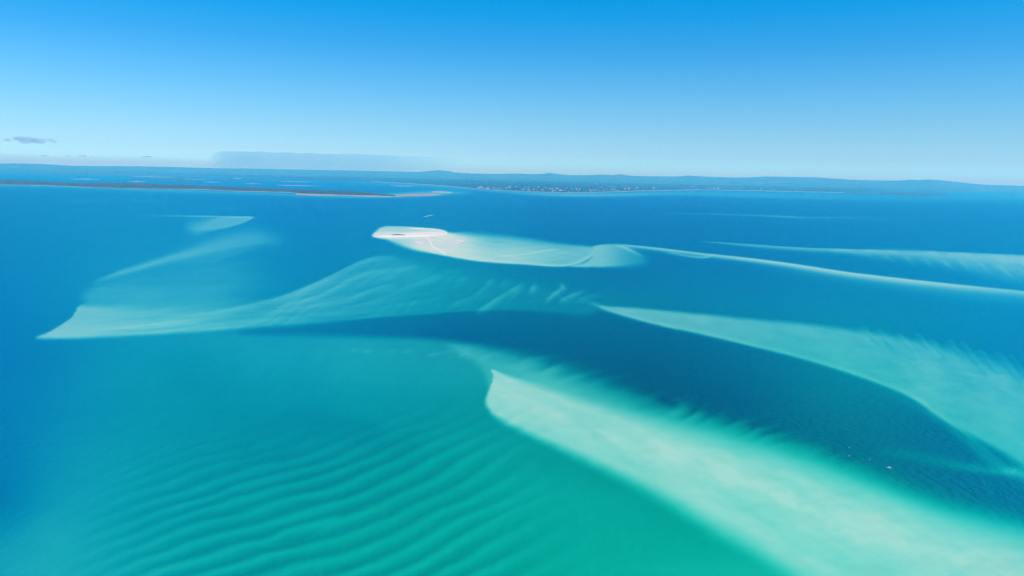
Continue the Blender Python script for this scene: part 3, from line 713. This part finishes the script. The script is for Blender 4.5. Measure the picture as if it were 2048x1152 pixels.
# the long wooded island on the left, with its beach
ISL_N = [(-420, 360), (-100, 366.5), (0, 369), (100, 371), (200, 375), (320, 377.6), (400, 378.6), (480, 382), (540, 383.5), (580, 384.6), (600, 387), (650, 388.6), (700, 390.2), (745, 391.2), (792, 392.6)]
ISL_F = [(-420, 350), (-100, 357), (0, 359.6), (60, 361.4), (100, 363.6), (160, 366), (200, 365.4), (256, 366.4), (310, 368.4), (400, 371.2), (480, 374.4), (560, 378), (640, 381.2), (700, 383), (740, 386.2), (775, 390), (792, 392.2)]
strip('island', [(x, y + 1.0) for x, y in ISL_N], [(x, y + 1.5) for x, y in ISL_F], m_shore, 8, 1.2, 2.0, .3, 500, label='sandy ground of the long low wooded island', seed=9)
strip('woodland', ISL_N, [(x, y + .9) for x, y in ISL_F], m_wood, 26, 15, 18, 9, 260, step=1.6, kind='stuff', label='dark mangrove woodland covering the long low island at left', seed=11)
strip('mudflat', [(590, 390.4), (640, 391.4), (700, 392.4), (760, 393.8), (800, 394.2), (850, 392.6), (885, 389.8)], [(590, 386), (640, 388.4), (700, 390), (760, 391.4), (800, 388.4), (850, 386.4), (885, 388.6)], m_mud, 8, .4, .5, .25, 900, label='brownish tidal flat off the tip of the wooded island', seed=2)
strip('sand_islet', [(862, 384.2), (875, 385.6), (890, 386.2), (904, 385.8)], [(862, 382.8), (875, 382.2), (890, 382.8), (904, 384.6)], m_shore, 6, 1.5, 2, .4, 500, step=1.5, label='small pinkish sand islet off the tip of the wooded island', seed=4)
strip('headland', [(1690, 386.2), (1750, 387.4), (1800, 389.6), (1830, 391), (1870, 391.6), (1900, 390.9)], [(1690, 383.4), (1750, 383.3), (1800, 385), (1850, 387.0), (1880, 388.6), (1900, 390.3)], m_wood, 16, 14, 17, 8, 300, step=1.6, label='thin dark wooded headland reaching into the bay at right', seed=6)

m_bar = simple_mat('wet_sandbar', [(.34, .35, .36), (.68, .68, .66)], scale=.0022, rough=.95, spec=0, stretch=(1, .3, 1))
# mangrove islands and drying banks in the strait behind the island
for k, (x0, x1, y, hgt) in enumerate(((60, 250, 345.5, 1.6), (180, 420, 349.5, 1.6), (300, 470, 355.2, 1.8), (420, 600, 358.6, 1.8), (520, 700, 352.6, 1.8), (610, 760, 357.4, 1.4), (250, 400, 360.4, 1.2), (640, 800, 347.8, 1.4), (100, 300, 338.4, 1.5), (330, 560, 343.4, 1.4))):
    sl_ = .0217
    xs_ = np.linspace(x0, x1, 7); m_ = np.sin(np.linspace(0, math.pi, 7))
    nr_ = [(float(x), float(y + sl_ * (x - x0) + hgt * .5 * q * (0.7 + .6 * rng.random()) + .1)) for x, q in zip(xs_, m_)]
    fr_ = [(float(x), float(y + sl_ * (x - x0) - hgt * .5 * q * (0.7 + .6 * rng.random()) - .1)) for x, q in zip(xs_, m_)]
    strip('mangrove_island', nr_, fr_, m_wood, 5, 8, 10, 4, 500, step=3, label='low dark mangrove island in the far strait', seed=k)
for k, (x0, x1, y, hgt) in enumerate(((138, 202, 357.4, 1.0), (264, 350, 352.4, 1.1), (254, 292, 362.2, 1.3), (406, 438, 349.4, 1.3), (408, 442, 363.6, 1.3), (366, 418, 357.8, .7), (488, 524, 366.8, 1.1), (552, 645, 370.0, 1.2), (664, 706, 352.8, 1.2), (560, 625, 362.4, 1.0),
                                      (30, 60, 343.0, .9), (462, 486, 356.0, .8), (700, 735, 355.6, .9), (585, 640, 348.6, .8), (780, 830, 371.2, .9))):
    xs_ = np.linspace(x0, x1, 5); m_ = np.array([.05, .6, 1, .5, .03]); sl_ = .022; hgt *= .72; y += .3
    nr_ = [(float(x), float(y + sl_ * (x - x0) + hgt * .5 * q + .05)) for x, q in zip(xs_, m_)]
    fr_ = [(float(x), float(y + sl_ * (x - x0) - hgt * .5 * q - .05)) for x, q in zip(xs_, m_)]
    strip('sandbar', nr_, fr_, m_bar, 4, 1.0, 1.6, .2, 400, step=2, label='pale drying sandbar shining in the far strait', seed=k)

# beaches along the mainland coast
def beach(pts, w):
    strip('beach', [(x, y + w * .5) for x, y in pts], [(x, y - w * .5) for x, y in pts], m_shore, 4, 2.5, 3, .4, 600, step=2, label='pale beach along the mainland shore')
beach([p for p in COAST if 950 <= p[0] <= 1120], 1.2)
beach([(1120, 384.9), (1180, 384.6), (1240, 383.0), (1300, 381.0), (1400, 379.4)], .9)
beach([(1400, 379.4), (1500, 380.8), (1600, 383.2), (1690, 385)], .7)
beach([(740, 362.9), (840, 368.2), (900, 372.4), (950, 377.2)], .7)

# ------------------------------------------------------------------ the sand cay
m_scrub = simple_mat('scrub', [(.035, .045, .025), (.08, .08, .045)], scale=.3, rough=.95, spec=0)
def cay():
    px = np.arange(740, 945, .8); py = np.arange(452, 515, .35)
    XX, YY = np.meshgrid(px, py); x, y = XX.ravel(), YY.ravel()
    f = Field(x, y, np.full(x.shape, -.8))
    # wet flats just awash, then the dry spits
    wet = lambda x, y: -.07 + .24 * fbm((x - 3 * (y - 490)) / 34, (y - .10 * x) / 3.2, 6, 4)      # streaks of wet sand just awash
    f.bank([(815, 480, 5), (846, 475, 3), (880, 475, 4), (915, 474, 7), (940, 481, 9), (925, 492, 9), (905, 501, 6), (889, 506, 3), (866, 499, 4), (842, 492, 5), (822, 486, 5)], wet)
    f.bank([(749, 473, 1), (760, 470.5, 1.2), (785, 468, 1.2), (815, 465.6, 1.4), (845, 464.2, 1.4), (875, 464, 1.4), (892, 465.6, 1), (888, 469.4, 1), (872, 471.8, .8), (850, 473.6, .8), (830, 474, .8), (800, 475, .8), (770, 475, .8)], .55)
    f.bank([(758, 472.6, .7), (785, 471, .7), (812, 470.2, .7), (850, 470.4, .8), (872, 470.4, .8), (850, 473.2, .6), (820, 473.8, .6), (785, 474.2, .6), (765, 474, .6)], 1.5)
    for ps in ([(770, 472.5), (800, 467.8), (840, 465.2), (872, 465.2)], [(851, 474), (857, 479), (861, 486), (864, 492), (872, 497.6), (880, 502), (890, 507)], [(820, 457), (850, 457.6), (872, 460), (888, 463), (893, 466), (886, 470), (868, 472.4)]):
        p = curve([(a, b, 2, 2, 0) for a, b in ps], 6)
        d, _, _ = segdist(x, y, p)
        w = 1.7 if ps[0][1] == 474 else 1.0
        f.s = np.maximum(f.s, -.8 + 1.7 * np.exp(-(d / w) ** 2))
    z = f.s + .08 * fbm(x / 14, y / 2.2, 5, 4) * (f.s > -.5)
    P = ground(x, y)
    P[:, 2] = z
    Q = grid_quads(len(py), len(px))
    keep = z[Q].max(1) > -.12
    me = mesh_np('sand_cay', P, Q[keep])
    m, n, l = new_mat('cay_sand')
    geo = nd(n, 'ShaderNodeNewGeometry'); sp = nd(n, 'ShaderNodeSeparateXYZ'); l.new(geo.outputs['Position'], sp.inputs[0])
    cr = nd(n, 'ShaderNodeValToRGB'); e = cr.color_ramp.elements     # wet sand is darker than dry
    e[0].position = 0.0; e[0].color = (.70, .62, .53, 1); e[1].position = .80; e[1].color = (.84, .77, .67, 1)
    e2 = e.new(.18); e2.color = (.70, .62, .53, 1)
    mr = nd(n, 'ShaderNodeMapRange'); mr.inputs['From Min'].default_value = 0; mr.inputs['From Max'].default_value = 1.6; l.new(sp.outputs['Z'], mr.inputs['Value'])
    l.new(mr.outputs[0], cr.inputs[0])
    p = nd(n, 'ShaderNodeBsdfDiffuse'); l.new(cr.outputs[0], p.inputs[0])
    o = nd(n, 'ShaderNodeOutputMaterial'); l.new(p.outputs[0], o.inputs[0])
    link('sand_cay', me, m, kind='structure', label='white sand cay with curved spits rising from the shallows')
cay()
# low scrub on the crest of the cay: leafy clumps in a ragged row
V, Fc = [], []
for k in range(150):
    t = k / 149; px = 783 + 28 * t; py = 470.6 - .25 * math.sin(t * 3.1) + rng.uniform(-.22, .3)
    c = ground(px, py)[:2] if False else ground(np.array(px), np.array(py))
    r = rng.uniform(3, 7) * (0.5 + math.sin(math.pi * t)); h = rng.uniform(2.2, 4.8) * (.45 + .6 * math.sin(math.pi * t))
    b0 = len(V)
    for q in range(7):
        a = q * 2 * math.pi / 7 + rng.uniform(-.2, .2)
        V.append((c[0] + r * math.cos(a), c[1] + r * math.sin(a), 1.1)); V.append((c[0] + r * .7 * math.cos(a + .3), c[1] + r * .7 * math.sin(a + .3), 1.3 + h * rng.uniform(.6, .9)))
    V.append((c[0], c[1], 1.3 + h)); tpi = len(V) - 1
    for q in range(7):
        a0, a1 = b0 + 2 * q, b0 + 2 * ((q + 1) % 7)
        Fc += [(a0, a1, a1 + 1, a0 + 1), (a0 + 1, a1 + 1, tpi)]
me = bpy.data.meshes.new('scrub'); me.from_pydata(V, [], Fc); me.update()
link('scrub', me, m_scrub, kind='stuff', label='thin dark strip of low scrub on the white sand cay')

# ------------------------------------------------------------------ boats
def flat_paint(name, c, rough=.4):
    return simple_mat(name, [tuple(v * .93 for v in c), c], scale=2.0, rough=rough, spec=.4)
m_white = flat_paint('white_gelcoat', (.84, .85, .85)); m_pale = flat_paint('pale_blue_gelcoat', (.28, .48, .55)); m_glass = flat_paint('dark_window', (.03, .04, .05), .15)
m_deck = flat_paint('deck_grey', (.55, .56, .56)); m_motor = flat_paint('outboard_black', (.03, .03, .032))
m_foam = simple_mat('foam', [(.55, .60, .62), (.85, .87, .88)], scale=.25, rough=1, spec=0, stretch=(1, 1, 1))

def hull_mesh(L, B, D, n=12):
    V, Fc = [], []
    for k in range(n + 1):
        t = k / n; x = -L / 2 + L * t
        w = B / 2 * (1 - max(0, (t - .45) / .55) ** 2.1) * (.92 + .08 * min(1, t * 4)); w = max(w, .02)
        top = D * (.72 + .34 * t * t); keel = -.25 * D * (1 - max(0, (t - .7) / .3) ** 2)
        V += [(x, -w, top), (x, -w * .82, .12 * D), (x, 0, keel), (x, w * .82, .12 * D), (x, w, top)]
    for k in range(n):
        a = 5 * k
        for q in range(4):
            Fc.append((a + q, a + 5 + q, a + 6 + q, a + 1 + q))
        Fc.append((a + 4, a + 9, a + 5, a))
    Fc.append((0, 1, 2, 3, 4)); Fc.append(tuple(reversed(range(5 * n, 5 * n + 5))))
    me = bpy.data.meshes.new('hull'); me.from_pydata(V, [], Fc); me.update()
    return me
def prism(name, x0, x1, w, z0, z1, rake0=0.0, rake1=0.0, wt=.85):
    v = [(x0, -w, z0), (x1, -w, z0), (x1, w, z0), (x0, w, z0), (x0 + rake0, -w * wt, z1), (x1 - rake1, -w * wt, z1), (x1 - rake1, w * wt, z1), (x0 + rake0, w * wt, z1)]
    f = [(3, 2, 1, 0), (4, 5, 6, 7), (0, 1, 5, 4), (1, 2, 6, 5), (2, 3, 7, 6), (3, 0, 4, 7)]
    me = bpy.data.meshes.new(name); me.from_pydata(v, [], f); me.update()
    return me
def boat(name, label, L, px, py, heading, mat, cat='boat', group=None):
    """cabin boat: hull, deck, cabin (> windscreen), motor"""
    e = bpy.data.objects.new(name, None); COL.objects.link(e)
    e.location = tuple(ground(np.array(float(px)), np.array(float(py)))); e.rotation_euler = (0, 0, heading)
    e['label'] = label; e['category'] = cat
    if group: e['group'] = group
    B, D = L * .34, L * .17
    link('hull', hull_mesh(L, B, D), mat, e)
    link('deck', prism('deck', -L * .46, L * .30, B * .40, D * .76, D * .80, 0, 0, 1), m_deck, e)
    c = link('cabin', prism('cabin', -L * .12, L * .22, B * .33, D * .80, D * 1.75, 0, L * .10, .8), mat, e)
    link('windscreen', prism('windscreen', L * .06, L * .235, B * .31, D * 1.12, D * 1.55, L * .05, L * .075, .86), m_glass, c)
    link('canopy', prism('canopy', -L * .30, L * .10, B * .34, D * 1.78, D * 1.86, 0, 0, .95), mat, e)
    link('motor', prism('motor', -L * .54, -L * .49, B * .10, -D * .2, D * 1.1, .0, .0, .8), m_motor, e)
    return e
boat('motor_boat', 'white cabin boat at rest on the dark channel right of the pale bar', 6.5, 1777.5, 936.5, R(160), m_white)
boat('motor_yacht', 'white motor yacht lying off the beach of the wooded island', 34, 320.5, 380.3, R(175), m_white)
boat('speedboat', 'white speedboat trailing a foam wake on the open blue water', 13, 848.5, 433.8, R(188), m_white)
for (x, y, a, lb) in ((1698.5, 895.3, 40, 'upper of two small pale boats at the left edge of the dark channel'), (1698.3, 912.2, 20, 'lower of two small pale boats at the left edge of the dark channel'), (1738.8, 919.6, 150, 'small pale boat between the white cabin boat and a pair of boats')):
    boat('small_boat', lb, 3.6, x, y, R(a), m_pale, group='small pale boats on the channel')
# the wake of the speedboat: widening ribbons of foam on the water
def wake():
    a = ground(np.array(849.2), np.array(433.6)); b = ground(np.array(868.0), np.array(429.2))
    d = (b - a)[:2]; L = np.hypot(*d); d = d / L; nrm = np.array([-d[1], d[0]])
    V, Fc = [], []
    for s in (-1, 0, 1):
        N = 30; b0 = len(V)
        for k in range(N + 1):
            t = k / N; c = a[:2] + d * L * t + nrm * s * (1.5 + L * .035 * t)
            w = (1.2 + 4 * t) * (1 - t) ** .9 * (1.2 if s == 0 else .7) + .05
            w *= .75 + .5 * rng.random()
            for q in (-1, 0, 1):
                V.append((*(c + nrm * w * q), .06 + (.35 * (1 - t) if q == 0 else 0)))
        for k in range(N):
            for q in (0, 1):
                i = b0 + 3 * k + q
                Fc.append((i, i + 1, i + 4, i + 3))
    me = bpy.data.meshes.new('wake'); me.from_pydata(V, [], Fc); me.update()
    link('wake', me, m_foam, kind='stuff', label='white foam wake trailing behind the speedboat')
wake()

# ------------------------------------------------------------------ the town on the far shore
m_wallw = simple_mat('pale_wall', [(.42, .42, .42), (.78, .77, .74)], scale=.02, rough=.8); m_roof = simple_mat('pale_roof', [(.32, .32, .32), (.66, .65, .63)], scale=.02, rough=.7)
m_bright = flat_paint('white_wall', (.82, .81, .78), .8)
def house_mesh(L, W, hgt, ridge, bright=False):
    v = [(-L / 2, -W / 2, 0), (L / 2, -W / 2, 0), (L / 2, W / 2, 0), (-L / 2, W / 2, 0), (-L / 2, -W / 2, hgt), (L / 2, -W / 2, hgt), (L / 2, W / 2, hgt), (-L / 2, W / 2, hgt), (-L / 2, 0, hgt + ridge), (L / 2, 0, hgt + ridge)]
    f = [(0, 1, 5, 4), (2, 3, 7, 6), (1, 2, 6, 9, 5), (3, 0, 4, 8, 7), (4, 5, 9, 8), (6, 7, 8, 9)]
    me = bpy.data.meshes.new('building'); me.from_pydata(v, [], f); me.update()
    me.materials.append(m_bright if bright else m_wallw); me.materials.append(m_bright if bright else m_roof)
    me.polygons[4].material_index = 1; me.polygons[5].material_index = 1
    return me
HM = [house_mesh(26, 16, 9, 4), house_mesh(44, 22, 10, 5), house_mesh(70, 34, 12, 5), house_mesh(18, 14, 7, 4), house_mesh(28, 20, 24, 3), house_mesh(44, 22, 10, 5, True), house_mesh(70, 34, 12, 5, True), house_mesh(28, 20, 22, 3, True)]
coast_c = curve(COAST, 8)
def building(px, py, k, rot, label, group=None, s=1.0):
    o = link('building', HM[k], label=label, category='building')
    p = ground(np.array(float(px)), np.array(float(py)), 12.0)
    o.location = tuple(p); o.rotation_euler = (0, 0, rot); o.scale = (s, s, s)
    if group: o['group'] = group
    return o
for px, py, k, s, lb in ((975.5, 377.6, 6, 1.25, 'largest white building on the point where the far shore bends'), (1436.5, 376.4, 7, 1.6, 'tall white building standing over the far shore right of centre'), (1396, 372.0, 6, 1.8, 'long white shed at the upper left of the bright cluster'),
                         (1193.5, 368.6, 6, 1.9, 'lone long white shed inland above the town'), (938.5, 368.8, 1, 1.3, 'lone pale building in the woods left of the town'), (1121, 381.4, 6, 1.3, 'wide white building on the shore below the town centre'), (1191, 380.4, 2, 1.2, 'pale long building right of the town centre near the beach')):
    building(px, py, k, rng.uniform(-.3, .3), lb, s=s)
for (x0, x1, y0, y1, n, big, where) in (
        (955, 1010, -3.6, -.8, 14, .6, 'crowded on the sandy point of the far shore'), (970, 1060, -11, -3, 16, .35, 'scattered among trees above the sandy point'),
        (1055, 1240, -9, -.7, 60, .35, 'close above the beach in the far town centre'), (1130, 1300, -16, -8, 18, .4, 'far inland in the hazy woods behind the town'),
        (1240, 1390, -13, -2, 46, .45, 'in the leafy suburb behind the long bright beach'), (1385, 1450, -8, -1.5, 34, .8, 'in the dense bright cluster around the tall white block'),
        (1450, 1525, -7, -1.8, 22, .8, 'in the bright row right of the dense cluster'), (1525, 1680, -7, -1.2, 20, .5, 'thinly spread along the right part of the far shore'),
        (1560, 1720, -12, -6, 10, .4, 'far inland toward the wooded headland at right')):
    for _ in range(n):
        px = rng.uniform(x0, x1); py = float(np.interp(px, coast_c[:, 0], coast_c[:, 1])) + rng.uniform(y0, y1)
        k = int(rng.choice(5, p=[.30, .14 + .2 * big, .06 + .2 * big, .30 - .2 * big, .20 - .2 * big]))
        building(px, py, k, rng.uniform(-.5, .5), 'small white building ' + where, 'white buildings ' + where, s=rng.uniform(.9, 1.5))

# ------------------------------------------------------------------ clouds and smoke, beyond the hills
def sky_point(px, py, r):
    d = fw + (px - CX) / F * ri + (CY - py) / F * upv
    return np.array([0, 0, H]) + d * (r / math.hypot(d[0], d[1]))
def sheet_cloud(name, top, bot, thick, r, mat, **props):
    """closed body with the outline of the photograph, bulging away and towards the viewer; thick: [(px, metres)]"""
    px = np.arange(top[0][0], top[-1][0] + .01, 4.0)
    tp = np.array(top, float); bt = np.array(bot, float); tk = np.array(thick, float)
    yt = np.interp(px, tp[:, 0], tp[:, 1]) + 1.0 * fbm(px / 26, px * 0, 3, 4); yb = np.interp(px, bt[:, 0], bt[:, 1]); th = np.interp(px, tk[:, 0], tk[:, 1])
    yb = np.maximum(yb, yt + .2)
    NV = 7; rows_f, rows_b = [], []
    for k in range(NV):
        t = k / (NV - 1); y = yt * (1 - t) + yb * t
        bulge = (.62 + .38 * math.sin(math.pi * t)) if True else 1
        P = np.array([sky_point(a, b, r) for a, b in zip(px, y)])
        dirn = P[:, :2] / np.hypot(P[:, 0], P[:, 1])[:, None]
        off = (th * bulge * .5)[:, None] * (1 + .15 * fbm(px / 30, px * 0 + t * 3, 8, 2))[:, None]
        A = P.copy(); A[:, :2] -= dirn * off; Bk = P.copy(); Bk[:, :2] += dirn * off
        rows_f.append(A); rows_b.append(Bk)
    n = len(px)
    V = np.concatenate(rows_f + rows_b[::-1])
    Q = grid_quads(2 * NV, n)
    a = (2 * NV - 1) * n + np.arange(n - 1); b = np.arange(n - 1)
    Q = np.vstack([Q, np.stack([a, a + 1, b + 1, b], -1)])
    me = mesh_np(name, V, Q)
    bm = bmesh.new(); bm.from_mesh(me); bmesh.ops.holes_fill(bm, edges=[e for e in bm.edges if e.is_boundary], sides=0)
    bmesh.ops.recalc_face_normals(bm, faces=bm.faces); bm.to_mesh(me); bm.free()
    return link(name, me, mat, **props)
m_smoke = volume_mat('smoke', (.28, .50, .82), 1.7e-4)
sheet_cloud('smoke_plume', [(396, 334), (414, 324), (424, 312), (430, 304.5), (445, 302), (520, 303.5), (600, 306), (700, 308), (780, 311), (860, 314), (930, 318)],
            [(396, 352), (930, 352)], [(396, 40), (412, 500), (430, 1900), (450, 3900), (490, 5000), (540, 4700), (600, 4600), (700, 4300), (780, 3000), (860, 1300), (930, 60)], 118000, m_smoke,
            label='bluish bank of bushfire smoke lying over the far shore', category='smoke')
m_cl1 = volume_mat('cloud_shade', (.28, .70, .95), 2.4e-4)
sheet_cloud('cloud_bank', [(-420, 300), (0, 307), (40, 309.5), (90, 312), (120, 314), (160, 312), (200, 313), (290, 314.5), (380, 318), (430, 320.5), (500, 330)], [(-420, 350), (500, 350)],
            [(-420, 1300), (0, 1200), (300, 1100), (400, 700), (500, 40)], 126000, m_cl1, label='long low bank of pale cloud behind the horizon at left', category='cloud')
def cloud(name, label, px, py, wpx, hpx, r, mat, n=26, seed=1, flat=.35, group=None, dome=False):
    g = np.random.default_rng(seed)
    c = sky_point(px, py, r); s = r / F
    bm = bmesh.new()
    for k in range(n):
        t = g.uniform(-1, 1); q = (1 - t * t) ** .5
        rad = hpx * s * g.uniform(.22, .48) * (.35 + .65 * q)
        off = Vector((t * wpx * s * .5, g.uniform(-.6, .6) * hpx * s, (g.uniform(-flat, 1 - flat)) * hpx * s * .5 * q))
        bmesh.ops.create_icosphere(bm, subdivisions=3, radius=1.0, matrix=Matrix.Translation(off) @ Matrix.Diagonal((rad * g.uniform(1.3, 2.4), rad * 1.3, rad * .8, 1)))
    if dome:      # flat-based puffs
        bmesh.ops.bisect_plane(bm, geom=bm.verts[:] + bm.edges[:] + bm.faces[:], plane_co=(0, 0, 0), plane_no=(0, 0, 1), clear_inner=True)
        bmesh.ops.holes_fill(bm, edges=[e for e in bm.edges if e.is_boundary], sides=0)
    me = bpy.data.meshes.new(name); bm.to_mesh(me); bm.free()
    o = link(name, me, mat, label=label, category='cloud')
    o.location = tuple(c)
    rm = o.modifiers.new('remesh', 'REMESH'); rm.mode = 'VOXEL'; rm.voxel_size = hpx * s / 22
    if group: o['group'] = group
    return o
m_cl2 = volume_mat('cloud_grey', (.62, .72, .93), 7.0e-4)
m_cl3 = simple_mat('cloud_white', [(.80, .80, .80), (.86, .86, .86)], scale=.002, rough=1, spec=0)
cloud('cloud', 'small grey blue cloud floating above the horizon at far left', 58, 281, 84, 12, 112000, m_cl2, seed=4)
for k, (x, y, w, h_) in enumerate(((94, 312, 22, 3.0), (140, 312, 9, 2.6), (170, 312.4, 14, 3.4), (295, 314, 17, 3.8))):
    cloud('cloud', ['bright sliver of cloud left of the row along the bank', 'tiny bright puff second in the row on the cloud bank', 'bright puff third in the row on the cloud bank', 'bright round puff nearest the smoke on the cloud bank'][k], x, y, w, h_, 131000, m_cl3, n=10, seed=10 + k, dome=True, flat=.0, group='bright puffs on the cloud bank')
